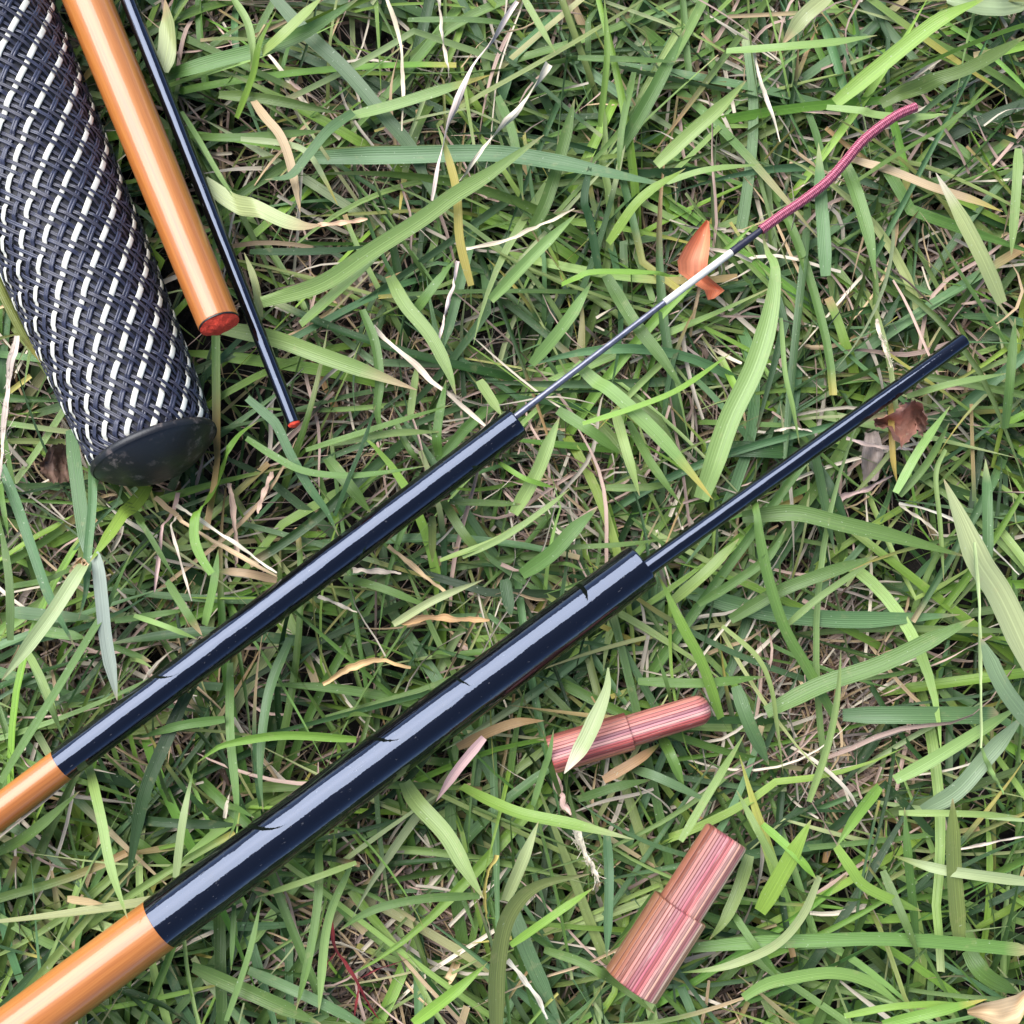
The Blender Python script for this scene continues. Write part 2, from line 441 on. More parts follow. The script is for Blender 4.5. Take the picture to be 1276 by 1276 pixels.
# ------------------------------------------------------------------ ground
def vnoise(x, y, f, seed):
    r = np.random.default_rng(seed); G = r.random((64, 64))
    X, Y = (x * f) % 64, (y * f) % 64
    i, j = X.astype(int), Y.astype(int); u, v = X - i, Y - j
    u = u * u * (3 - 2 * u); v = v * v * (3 - 2 * v)
    i2, j2 = (i + 1) % 64, (j + 1) % 64
    return (G[i, j] * (1 - u) + G[i2, j] * u) * (1 - v) + (G[i, j2] * (1 - u) + G[i2, j2] * u) * v
SOIL = -0.013
def soil_h(x, y):
    X, Y = x + 5.0, y + 5.0
    return SOIL + 0.006 * (vnoise(X, Y, 22, 1) - 0.5) + 0.004 * (vnoise(X, Y, 70, 2) - 0.5) + 0.0022 * (vnoise(X, Y, 230, 3) - 0.5)
R0, NG = 0.32, 300
gx = np.linspace(-R0, R0, NG)
X, Y = np.meshgrid(gx, gx, indexing='ij')
V = np.stack([X, Y, soil_h(X, Y)], -1).reshape(-1, 3)
i, j = np.meshgrid(np.arange(NG - 1), np.arange(NG - 1), indexing='ij')
Fq = np.stack([i * NG + j, (i + 1) * NG + j, (i + 1) * NG + j + 1, i * NG + j + 1], -1).reshape(-1, 4)
tag(link_mesh("ground", mesh_np("ground", V, Fq), M_SOIL), "dark crumbly soil beneath the grass", kind="structure")
q = 40.0
tag(link_mesh("lawn", mesh_np("lawn", [(-q, -q, -0.027), (q, -q, -0.027), (q, q, -0.027), (-q, q, -0.027)], [(0, 1, 2, 3)], False), M_LAWN),
    "wider lawn beyond the close patch of grass", kind="structure")
# soil crumbs
nC = 3800
cx, cy = rng.uniform(-0.15, 0.15, (2, nC)); cs = rng.gamma(2.0, 0.00045, nC) + 0.0003
oc = np.array([(1, 0, 0), (-1, 0, 0), (0, 1, 0), (0, -1, 0), (0, 0, 1), (0, 0, -1)], float)
of = np.array([(0, 2, 4), (2, 1, 4), (1, 3, 4), (3, 0, 4), (2, 0, 5), (1, 2, 5), (3, 1, 5), (0, 3, 5)])
Vc = oc[None] * cs[:, None, None] * rng.uniform(0.6, 1.3, (nC, 6, 1)) + rng.normal(0, 0.2, (nC, 6, 3)) * cs[:, None, None]
Vc += np.stack([cx, cy, soil_h(cx, cy) + cs * 0.3], -1)[:, None, :]
Fc = (of[None] + (np.arange(nC) * 6)[:, None, None]).reshape(-1, 3)
tag(link_mesh("soil_crumbs", mesh_np("soil_crumbs", Vc.reshape(-1, 3), Fc, False), M_SOIL), "loose dark soil crumbs between the grass roots", "soil", kind="stuff")

# ------------------------------------------------------------------ thatch: dead straw lying low
def straw_batch(n, R, zlo, zhi, wlo, whi, llo, lhi, pal, S=10, centre=(0, 0)):
    x, y = rng.uniform(-R, R, (2, n)); x = x + centre[0]; y = y + centre[1]
    dens = vnoise(x + 5, y + 5, 26, 11)
    keep = dens > rng.uniform(0.25, 0.75, n); x, y = x[keep], y[keep]; n = len(x)
    az = rng.uniform(0, 2 * math.pi, n); L = rng.uniform(llo, lhi, n)
    t = np.linspace(0, 1, S)[None]
    bend = rng.normal(0, 0.5, n)[:, None]; kink = rng.normal(0, 0.22, (n, 1)) * np.sin(t * rng.uniform(3, 9, (n, 1)))
    a = az[:, None] + bend * t + kink
    step = L[:, None] / (S - 1)
    px = x[:, None] + np.cumsum(np.cos(a) * step, 1); py = y[:, None] + np.cumsum(np.sin(a) * step, 1)
    zlo, zhi = zlo + SOIL, zhi + SOIL * 0.6
    z0 = rng.uniform(zlo, zhi, (n, 1)); z1 = rng.uniform(zlo, zhi, (n, 1))
    pz = np.maximum(soil_h(px, py) + 0.0008, z0 + (z1 - z0) * t + 0.003 * rng.normal(0, 1, (n, 1)) * np.sin(t * math.pi)) 
    w = rng.uniform(wlo, whi, (n, 1)) ** 1.0 * (1 - 0.75 * t ** 4) * (0.8 + 0.2 * np.sin(t * 3.1))
    roll = rng.uniform(-0.8, 0.8, (n, 1)) + rng.normal(0, 2.2, (n, 1)) * t
    fold = np.repeat(rng.uniform(0.2, 0.9, (n, 1)), S, 1)
    ks = np.array([PAL[k] for k in pal]); ci = rng.integers(0, len(ks), n)
    cols = (ks[ci] * rng.uniform(0.45, 1.2, (n, 1)))[:, None, :] * np.ones((1, S, 1))
    return ribbons(np.stack([px, py, pz], -1), w, roll, fold, cols, U=3)
parts = [straw_batch(7000, 0.16, 0.0005, 0.005, 0.00025, 0.0009, 0.006, 0.030, "tkgngkn"),
         straw_batch(2600, 0.16, 0.002, 0.009, 0.00025, 0.0008, 0.012, 0.045, "tkckgt"),
         straw_batch(900, 0.16, 0.001, 0.007, 0.001, 0.0024, 0.006, 0.022, "tkgngo"),
         straw_batch(3400, 0.15, 0.008, 0.015, 0.0004, 0.0011, 0.012, 0.045, "ccctkk"),
         straw_batch(5000, 0.30, 0.001, 0.008, 0.0003, 0.0009, 0.012, 0.04, "tkcgn")]
for a, b, r in PW:
    n0 = int(210 * (r / 0.0094) ** 2)
    for args in ((n0, "tkgngkn", 0.0003, 0.006, 0.00022, 0.0007, 0.006, 0.022), (n0 // 2, "ckttgk", 0.003, 0.009, 0.00022, 0.0007, 0.010, 0.028), (n0 // 9, "kgnt", 0.002, 0.006, 0.001, 0.002, 0.005, 0.012)):
        parts.append(straw_batch(args[0] * 2, r * 0.9, *args[2:], args[1], S=9, centre=(a, b)))
tag(link_mesh("thatch", ribbon_mesh("thatch", parts), M_STRAW), "tangled dry tan straw lying between the green blades", "straw", kind="stuff")

# ------------------------------------------------------------------ living grass
def grass_batch(n, R, wlo, whi, llo, lhi, pal, e_lo, e_hi, zcap, S=13, thin=None):
    nt = n // 4
    tx, ty = rng.uniform(-R, R, (2, nt))
    dens = vnoise(tx + 5, ty + 5, 30, 21)
    tx, ty = tx[dens > 0.22], ty[dens > 0.22]
    k = rng.integers(0, len(tx), n)
    x = tx[k] + rng.normal(0, 0.0025, n); y = ty[k] + rng.normal(0, 0.0025, n)
    az = rng.uniform(0, 2 * math.pi, n); L = rng.uniform(llo, lhi, n)
    t = np.linspace(0, 1, S)[None]
    e0 = rng.uniform(e_lo, e_hi, (n, 1)); drop = rng.uniform(0.4, 1.25, (n, 1)) * (e0 + 0.35)
    el = e0 - drop * t ** rng.uniform(0.5, 1.4, (n, 1))
    a = az[:, None] + rng.normal(0, 0.35, (n, 1)) * t + rng.normal(0, 0.5, (n, 1)) * np.maximum(0, t - rng.uniform(0.3, 0.9, (n, 1)))
    kk = (t > rng.uniform(0.35, 0.9, (n, 1))) * (rng.random((n, 1)) < 0.28)
    el = el - kk * rng.uniform(0.2, 0.9, (n, 1)); a = a + kk * rng.normal(0, 0.8, (n, 1))
    st = L[:, None] / (S - 1)
    ce = np.cos(el)
    px = x[:, None] + np.cumsum(np.cos(a) * ce * st, 1) - np.cos(a[:, :1]) * ce[:, :1] * st
    py = y[:, None] + np.cumsum(np.sin(a) * ce * st, 1) - np.sin(a[:, :1]) * ce[:, :1] * st
    pz = 0.0 + np.cumsum(np.sin(el) * st, 1)
    cap = rng.uniform(0.5, 1.0, (n, 1)) * zcap
    pz = SOIL + (cap - SOIL) * np.tanh(pz / (cap - SOIL))
    pz = np.maximum(pz, soil_h(px, py) + 0.001)
    ip = in_patch(px[:, S // 2], py[:, S // 2]) + 0.5 * in_patch(px[:, -2], py[:, -2])
    keep = rng.random(n) > ip * 0.95
    px, py, pz, n = px[keep], py[keep], pz[keep], int(keep.sum())
    W = rng.uniform(wlo, whi, (n, 1))
    ts = rng.uniform(0.55, 0.82, (n, 1))
    prof = np.clip(0.75 + 0.9 * t, 0, 1) * (1 - 0.2 * t) * np.clip(1 - np.maximum(0, t - ts) / (1.01 - ts), 0.02, 1) ** 0.85
    cut = rng.random((n, 1)) < 0.22                       # mown tips
    prof = np.where(cut, np.clip(0.75 + 0.9 * t, 0, 1) * (1 - 0.3 * t), prof)
    w = W * prof
    roll = rng.normal(0, 0.45, (n, 1)) + rng.normal(0, 0.7, (n, 1)) * t
    fold = np.repeat(rng.uniform(0.08, 0.45, (n, 1)), S, 1)
    ks = np.array([PAL[c] for c in pal]); ci = rng.integers(0, len(ks), n)
    base = ks[ci] * rng.uniform(0.75, 1.25, (n, 1)) * (1 + rng.normal(0, 0.06, (n, 3)))
    cols = np.repeat(base[:, None, :], S, 1)
    sheath = np.clip(1 - t / 0.15, 0, 1)[..., None] * 0.5
    cols = cols * (1 - sheath) + PAL['p'] * 0.8 * sheath
    tipc = np.array([PAL['Y'], PAL['t'], PAL['o'], PAL['p']])[rng.integers(0, 4, n)][:, None, :]
    amt = (rng.random((n, 1)) < 0.30) * rng.uniform(0.5, 1, (n, 1))
    tw = (np.clip((t - rng.uniform(0.6, 0.92, (n, 1))) / 0.12, 0, 1) * amt)[..., None]
    tw = np.maximum(tw, ((t > 0.95) & cut)[..., None] * 0.9)
    cols = cols * (1 - tw) + tipc * tw
    return ribbons(np.stack([px, py, pz], -1), w, roll, fold, cols, U=5)
gparts = [grass_batch(1150, 0.145, 0.0009, 0.0023, 0.032, 0.072, "dddmmbbmly", 0.55, 1.3, 0.009),
          grass_batch(1700, 0.145, 0.0005, 0.0012, 0.028, 0.068, "dmmblyvp", 0.55, 1.35, 0.014),
          grass_batch(320, 0.145, 0.0012, 0.0026, 0.05, 0.10, "mbllyp", 0.5, 1.15, 0.016),
          grass_batch(5200, 0.30, 0.0010, 0.0028, 0.038, 0.085, "dmmbbly", 0.55, 1.3, 0.011)]
# blades and straws that stand out one by one, each at its own place and height
# fields: colour[>tip colour] width z_from-z_to(mm) flags ; centreline ; label (a thing of its own) or nothing (joins the grass)
# flags: r tip first, s straw, t twisted, f frayed, T blunt, O lies over the tackle
TRACED = """
m 22 10-19 ; 203,96 274,75 330,60 384,38 450,-4 ; broad green blade curving from the slim black stick to the top edge
l 18 17-21 ; 327,66 355,41 402,-4 ;
b 21 14-9 ; 340,-5 381,41 431,88 481,147 512,185 534,232 560,275 ;
l>Y 17 13-19 ; 433,146 488,132 548,113 612,93 ; light green blade with a yellow tip pointing at the twisted white straws
b 16 15-18 ; 440,140 409,163 384,194 362,219 330,224 ;
b 26 8-18 ; 392,197 450,195 506,194 612,192 682,201 753,215 845,234 ; long broad blue-green blade lying level above the orange rod tip
l 24 16-22 ; 326,376 399,354 462,313 525,273 566,243 612,215 678,168 ; long green blade slanting up across the middle of the upper lawn
l 18 12-18 ; 375,405 431,354 481,307 520,280 ;
p>t 24 18-19 ; 250,219 287,245 321,260 355,276 381,282 400,280 ; wide pale leaf with a shrivelled tan end beside the slim black stick
t 9 19-18 s ; 396,281 420,277 458,273 ;
t 14 12-15 ; 316,126 330,146 349,169 362,204 374,265 ;
p>Y 9 14-12 ; 300,173 355,179 384,191 406,226 421,256 ;
Y>l 13 20-13 r ; 545,155 559,198 569,240 573,300 587,356 ;
l>t 24 9-18 ; 270,408 338,421 401,443 464,465 520,486 ; pale green blade with dry tip coming out from under the slim black stick
y 14 12-20 r ; 322,525 300,540 283,562 261,589 246,632 242,667 250,693 264,715 ; bright green blade hooking down beside the black rubber end cap
m 11 14-17 ; 307,546 341,568 379,587 432,593 486,588 535,580 ;
b 14 15-13 ; 308,496 330,515 345,530 363,568 385,606 407,637 422,668 ;
d 7 18-16 r ; 468,505 454,549 436,593 417,643 ;
l 20 13-18 ; 486,345 505,380 536,418 558,461 568,492 ; light green blade pointing down toward the end of the thinner black tube
m 14 14-12 ; 451,386 467,427 473,474 470,512 479,555 ;
b>W 22 8-19 ; 88,535 95,590 103,650 110,690 118,716 ;
W 21 19-14 ; 118,690 123,705 128,752 133,800 146,873 ; pale grey-white blade running down to the thinner black tube
b 13 14-19 ; 115,570 115,627 109,693 107,736 98,772 ;
y 22 9-20 ; 178,602 149,648 130,676 112,700 ;
p 21 20-22 ; 106,702 96,717 67,762 35,805 2,848 ; bleached yellow-green blade folded over and pointing to the lower left
t 21 20-20.3 s ; 103,704 94,716 ;
b 16 10-16 ; 2,580 21,629 40,683 61,741 94,807 ; straight blue-green blade left of the grip end, slanting downward
m 9 14-16 ; 128,589 152,624 181,659 208,704 221,724 ;
m 12 14-18 r ; 168,680 149,720 133,757 107,800 67,866 30,925 0,975 ;
t 8 14-16 s ; 180,612 245,659 345,718 ; long tan straw running from the rubber cap toward the thinner tube
c 6 16-16 s ; 205,620 266,659 345,714 ;
k 7 14-16 s ; 208,605 202,648 192,738 ;
c 5 17-15 s ; 209,632 221,685 239,749 ;
v>Y 22 16-13 ; -6,335 12,375 31,413 54,456 ;
c 12 17-15 sf ; 22,418 16,463 12,500 6,544 0,600 ; frayed fuzzy cream straw standing at the left edge beside the grip
y 24 11-21 ; 1041,129 1091,88 1143,46 1179,21 1232,-4 ; thick bright green blade slanting up to the top edge above the red cord
m 20 12-18 ; 1098,130 1143,106 1207,85 1280,44 ;
l 15 15-17 ; 905,64 950,61 985,58 1038,53 1093,44 ; light green blade lying level above the red cord, ending in a point
l 20 13-16 ; 818,206 861,166 897,134 930,100 ;
p>t 24 16-20 r ; 975,55 1002,21 1032,-4 ;
b>p 19 10-13 r ; 1020,178 1022,229 1027,300 1029,344 ; upright pale blue-green blade passing under the middle of the red cord
m 20 10-13 ; 1052,201 1069,247 1083,296 1091,348 ;
t>Y 13 13-15 ; 1060,198 1108,212 1161,233 1214,250 1250,264 ; tan and yellow blade stretched out to the lower side of the red cord
p>p 22 20-12 r ; 1166,215 1196,268 1225,325 1248,378 ; pale frosted blade near the right edge between red cord and slim black tube
l 14 14-12 ; 1269,185 1267,229 1260,319 ;
l 12 13-14 ; 1030,134 1108,141 1182,143 ;
m 9 16-19 ; 1073,219 1119,190 1186,148 1250,105 ;
l 31 19-9 r ; 955,280 966,330 960,390 940,458 910,521 889,581 874,622 ; tall broad light green blade standing between the rod tip and the slim tube
c 7 15-13 s ; 939,65 953,113 972,177 ; straight dry pale straw below the level blade at the top
l 11 14-15 ; 820,231 879,212 949,205 ;
l>Y 22 16-18 ; 718,452 750,478 784,507 831,554 888,622 ; wide light green blade with yellow tip below the graphite rod tip
m 20 11-15 ; 755,343 787,397 825,447 855,492 ;
m 15 13-15 ; 783,525 806,569 828,601 849,629 ;
l 15 14-16 ; 766,510 781,563 797,618 ;
l 20 17-12 r ; 697,520 683,554 668,591 640,640 ; light folded blade just right of the thinner tube's open end
m 17 13-12 ; 695,511 737,538 776,567 ;
y 9 18-20 ; 726,528 784,510 846,485 911,440 ; narrow bright green blade crossing over the wide yellow-tipped blade
m 11 10-11 ; 755,608 806,607 845,600 ;
m 22 11-16 ; 650,716 687,690 715,660 744,633 ;
l 9 15-19 ; 576,694 627,670 674,638 710,609 ;
m 8 12-13 ; 684,683 768,679 838,671 ;
y 8 15-14 ; 622,577 655,597 692,608 ;
m 24 12-17 ; 925,645 960,641 995,640 1048,653 1111,668 1158,681 1205,694 ; broad green blade lying level under the slim black tube at right
p 42 23-14 r ; 1176,597 1196,646 1218,700 1246,745 1285,830 ; widest pale ribbed blade entering from the right edge
w 32 22-19 r ; 1222,795 1248,854 1285,905 ; blue-grey blade tip lying across the right edge
p 7 24-16 s ; 1214,676 1220,753 1222,828 1222,932 ; thin pale yellow-green stem hanging straight down near the right edge
l 9 16-10 s ; 1222,930 1234,958 1250,990 ;
m 17 20-9 r ; 943,572 943,640 954,709 976,780 1005,832 1040,894 ; curved dark green stem sweeping down below the slim black tube
b 26 5-8 ; 850,735 949,761 1061,772 1196,766 ;
m 19 9-15 ; 910,772 968,738 1024,716 1094,693 ;
l 10 13-15 ; 980,779 1024,742 1086,700 ;
m 26 10-19 ; 955,888 1024,854 1098,828 1173,791 1214,771 ; broad green blade rising to the right beside the small wooden plug
b 24 7-8 T ; 1050,891 1136,891 1244,891 ; blunt blue-green blade lying dead level at the right
l 19 13-11 r ; 1270,880 1210,917 1154,951 1115,972 ;
w 25 11-9 r ; 1275,892 1229,944 1192,985 1150,1010 ;
l 11 20-10 r ; 1048,810 1043,869 1031,929 1008,999 ; slim upright blade right of the small wooden plug, tip up
m 7 16-10 r ; 819,815 833,860 836,880 ;
y 17 16-10 r ; 820,715 848,776 875,828 898,895 ; bright green blade dropping to the rounded end of the small plug
m 14 14-17 ; 870,753 912,727 957,694 980,658 ;
l 18 12-16 ; 838,750 882,712 921,671 ;
b 20 13-9 ; 917,855 934,903 958,953 ;
l 8 13-10 ; 900,780 942,817 960,854 968,903 976,965 ;
m 14 9-10 ; 795,849 875,851 955,843 ;
p>v 16 15-19 r ; 1112,1066 1167,1082 1217,1090 1285,1099 ;
v 25 24-13 r ; 1187,995 1187,1043 1189,1094 1195,1170 ; upright olive green leaf in front of the pale level stem at lower right
m 18 13-17 T ; 855,1182 933,1175 1017,1172 1097,1170 1184,1175 1285,1185 ; long green stem running level from the large wooden plug to the right edge
p>l 14 15-18 r ; 848,1212 885,1208 917,1200 967,1177 1000,1140 1021,1092 ; pale curved blade sweeping up and right from the large wooden plug
y 16 20-15 ; 1042,1055 1060,1082 1077,1104 1117,1124 1148,1135 ; bent bright green blade, lower half, right of the large plug
y 17 13-20 ; 1096,980 1067,1017 1042,1055 ;
m 13 16-18 ; 1100,1085 1127,1147 1148,1200 ;
y 25 12-21 ; 947,1136 977,1084 994,1053 1011,1021 ; wide upright bright green blade tip right of the large wooden plug
y 13 15-19 ; 950,1027 990,1064 1018,1096 ;
l 19 12-14 ; 934,1066 920,1110 903,1147 884,1171 ; light green leaf hanging behind the large wooden plug
l 18 16-12 ; 926,1243 950,1228 977,1220 1037,1212 1084,1224 1128,1257 ; arched light green blade near the bottom edge
m 11 13-15 ; 910,1133 940,1177 972,1219 ;
l 11 13-15 r ; 918,985 943,1033 968,1080 ;
m 25 12-10 ; 1205,1184 1227,1214 1270,1239 ;
y 10 15-17 ; 1052,1266 1117,1254 1200,1250 ;
m 14 14-9 r ; 1127,1006 1132,1077 1141,1165 ;
l 10 13-14 ; 1120,1013 1200,1014 1270,1017 ;
c 5 12-13 s ; 1192,1058 1280,1041 ;
l 25 9-17 ; 504,975 519,1000 555,1039 579,1080 603,1120 ; broad light green blade emerging below the thicker black tube
y>p 19 11-21 ; 575,980 614,1000 653,1015 713,1027 790,1046 ; long bright green blade sweeping right beneath the small wooden plug
m 13 14-16 r ; 421,1161 450,1141 483,1128 534,1119 598,1116 ;
p 18 20-15 r ; 671,1024 653,1068 629,1122 ; pale yellow-green blade tip pointing up between the two plugs and the tube
v 28 12-21 ; 618,1285 619,1208 632,1143 668,1104 735,1089 ; soft olive blade rising from the bottom edge and bending right
y 12 20-16 r ; 740,1106 686,1143 636,1178 ;
y 17 14-11 r ; 607,1200 567,1235 515,1275 ;
b 24 11-8 ; 638,1130 659,1190 700,1280 ;
Y>c 9 16-14 s ; 617,1066 602,1104 605,1143 612,1166 ; curled cream and yellow strip left of the pale upright blade
c 8 12-10 s ; 632,1196 662,1235 682,1270 ;
c 11 15-17 sf ; 716,1034 727,1062 746,1100 ; white tattered straw hanging above the large wooden plug
r 6 9-8 s ; 412,1140 418,1179 445,1223 442,1266 ; dark red branching stem creeping under the grass near the bottom
m 24 9-13 ; 240,1204 314,1237 400,1276 ; broad dark blade running to the bottom edge below the thicker tube
b 16 8-12 ; 310,1209 382,1241 460,1280 ;
m 13 10-14 ; 397,1050 397,1113 386,1189 369,1259 ;
l 14 12-13 ; 436,1080 408,1151 397,1263 ;
l 9 17-14 r ; 326,1118 310,1189 282,1272 ;
l 10 15-14 ; 444,1075 389,1095 320,1118 ;
m 8 13-15 ; 292,1128 288,1210 ;
l 15 12-26 O ; 111,955 118,985 127,1024 138,1080 159,1145 ; green blade whose tip lies over the thicker orange section
m 16 10-17 ; -4,1063 37,1039 99,986 ;
d 20 12-8 ; 233,863 209,919 179,994 158,1105 ;
m 14 10-15 ; 287,826 287,912 295,1009 284,1048 ;
b 17 10-14 ; 362,795 336,863 325,949 328,1012 ;
y 14 15-17 r ; 244,952 262,938 284,927 354,916 444,921 ; bright arched blade between the two black tubes
p>m 13 16-11 r ; 241,958 228,1024 219,1094 ;
d 14 8-10 ; 160,1020 224,1026 302,1028 ;
m 14 12-14 r ; 172,920 224,904 280,896 ;
m 11 10-14 ; 33,808 56,863 80,922 ;
t 12 9-12 ; 84,1120 128,1126 ;
o 10 12-13 s ; 402,852 435,833 471,823 512,832 ;
o 15 11-14 ; 570,931 612,911 645,900 678,898 ; orange withered blade beneath the thicker tube by the small plug
k 14 15-20 r ; 543,999 569,960 603,919 ; greyish dry blade tip pointing down-left beside the orange withered blade
o 11 12-13 s ; 493,776 548,770 610,773 ;
p>p 26 19-23 OB ; 758,832 756,860 742,897 726,930 703,964 ; pale leaf lying across the small wooden plug
l 10 22-9 Or ; 690,909 685,938 677,962 664,1004 ; small upright blade tip in front of the small plug's flat end
m 9 20-9 Or ; 677,910 686,954 700,998 ;
o>v 15 11-13 r ; 823,926 793,948 752,972 ;
m 14 13-11 r ; 813,971 766,981 720,996 ;
b 14 11-14 ; 788,958 823,970 888,1001 ;
m 16 10-13 ; 824,918 836,942 853,984 ;
l 12 13-16 r ; 928,914 892,974 848,1048 ;
b 14 9-13 ; 756,1040 759,1099 756,1195 ;
m 14 9-13 ; 678,1183 738,1206 816,1263 ;
Y 9 14-12 ; 1110,503 1111,540 1113,575 1118,603 ; short yellow blade hanging under the slim black tube beside a curled leaf
k 9 8-9 s ; 1033,624 1065,613 1112,592 ; pinkish dry strip below the curled brown leaf
c 6 10-9 s ; 1054,546 1085,555 1138,560 ;
c 5 12-10 s ; 1120,628 1146,646 1170,665 ;
c 5 13-9 s ; 1120,627 1161,636 1211,661 1270,716 ;
c 6 14-13 sf ; 1093,398 1103,433 1111,458 ;
l 13 15-18 r ; 1184,506 1146,560 1116,614 ; light green blade right of the curled brown leaf
m 11 13-17 r ; 1183,527 1156,576 1121,618 ;
l 10 12-17 ; 1130,494 1186,478 1256,465 ;
b>p 16 15-19 r ; 1228,572 1230,626 1231,700 ;
l 8 17-15 ; 1178,560 1166,591 1171,651 1176,724 ;
m 14 18-12 r ; 1265,396 1258,475 1252,534 ;
l 8 17-13 ; 973,396 978,463 988,508 996,553 ;
c 9 23-20 st ; 645,2 612,53 590,81 569,131 555,173 538,250 ; long twisted white straw running down from the top edge
c 10 23-20 st ; 684,79 654,123 629,155 598,190 572,225 ; shorter twisted white straw beside the long one
c 7 20-18 st ; 545,-5 555,53 559,97 ;
c 7 18-16 s ; 481,-5 497,46 502,106 501,163 ; pale straw hanging straight down near the top edge
c 8 19-16 st ; 570,325 559,374 547,423 ;
c 7 19-17 s ; 581,310 647,293 716,260 ;
m 9 12-14 ; 508,25 590,25 650,32 ;
y 10 19-12 r ; 753,-5 756,71 747,158 ;
l 10 13-14 ; 652,-4 692,66 ;
m 9 13-14 ; 720,72 781,74 845,77 ;
m 18 12-10 r ; 716,123 703,176 682,247 663,286 ;
m 20 13-10 r ; 854,36 813,116 772,186 ;
l 17 18-12 r ; 719,266 668,314 611,374 ;
y 17 19-13 r ; 854,210 799,247 758,303 ;
y 10 14-16 ; 700,355 720,346 746,339 855,341 ; 
d 12 17-13 r ; 738,195 728,247 735,275 747,342 ;
l 18 14-10 r ; 738,350 707,399 662,454 ;
m 15 12-14 ; 514,392 540,358 568,322 ;
p>t 29 18-21 r ; 203,-6 198,35 191,71 ; wide pale blade at the top edge right of the slim black stick
l 12 17-14 ; 288,-5 308,28 315,63 312,87 ;
y 10 20-10 r ; 344,13 324,53 315,94 295,147 ; upright yellow-green blade tip in front of the broad top blade
m 12 10-13 ; 245,171 305,171 405,163 ;
l 8 11-16 ; 226,139 249,176 274,219 297,253 ;
p 11 16-11 r ; 304,314 318,354 325,395 ;
m 15 9-12 ; 273,118 337,124 428,142 ;
d 11 9-12 ; 311,314 399,313 466,306 ;
m 8 12-15 ; 0,600 4,630 11,671 ;
m 12 12-15 r ; -2,640 11,720 13,798 ;
b 20 8-10 ; 10,762 67,768 119,770 ;
m 16 9-11 ; 49,785 107,795 ;
m 9 10-12 ; 12,731 59,722 102,702 ;
m 10 9-11 ; 143,774 200,765 238,759 ;
l 8 12-13 ; 167,767 208,781 247,797 ;
m>t 13 11-13 ; 208,724 232,762 252,792 ;
l 13 15-11 r ; 272,685 266,730 255,779 ;
t>m 12 12-11 r ; 266,711 306,714 345,723 ;
l 12 10-14 ; 33,810 53,848 75,906 ;
m>t 10 9-11 ; 139,804 189,825 ;
m 18 11-12 ; 407,571 436,606 463,640 ;
m 9 14-16 ; 381,561 479,530 564,504 ;
l 11 13-14 ; 413,553 486,540 551,538 ;
m 10 12-11 ; 493,527 511,562 528,580 ;
l 11 13-11 r ; 520,452 511,522 ;
m 14 13-11 r ; 556,473 545,537 547,568 ;
l 16 12-13 ; 597,474 625,518 ;
m 12 10-12 ; 428,720 479,734 546,761 ;
p 12 15-12 r ; 603,722 542,747 490,778 ;
m 14 11-10 ; 552,624 580,668 610,700 ;
m 10 12-13 ; 560,625 649,628 ;
l 10 15-14 r ; 664,643 620,672 548,699 ;
v 12 12-9 ; 539,643 539,700 ;
d 18 12-15 ; 629,722 637,769 ;
c 9 13-13 s ; 464,408 511,452 608,533 ; long pale flat straw left of the thinner tube's open end
c 6 9-9 s ; 396,743 445,763 ;
c 9 7-8 s ; 440,711 500,715 ;
t 8 8-10 s ; 484,680 560,742 ;
k 9 7-9 s ; 286,602 290,640 294,690 293,706 ;
k 10 6-8 s ; 340,588 331,615 322,640 ;
d 16 5-8 ; 1000,560 1030,600 1060,660 ;
d 24 4-6 ; 880,560 940,560 1010,565 ;
c 5 10-9 s ; 965,538 985,534 1012,538 ;
b 18 6-10 ; 1010,540 1022,600 1040,690 ;
m 13 10-12 ; 620,120 640,170 652,250 ;
m 10 11-12 ; 790,90 775,160 770,220 ;
k 14 9-12 s ; 690,960 700,990 712,1015 ;
y>Y 16 16-19 ; 1100,1276 1160,1262 1230,1245 ;
m 9 0-37 O ; 281,1004 295,1007 317,1019 ;
m 8 0-37 O ; 430,896 443,890 464,893 ;
m 6 0-37 O ; 538,818 546,813 562,817 ;
m 7 0-37 O ; 693,703 707,703 729,712 ;
l 6 0-32 O ; 160,822 173,823 191,833 ;
"""
sparts = []
S_T = 26
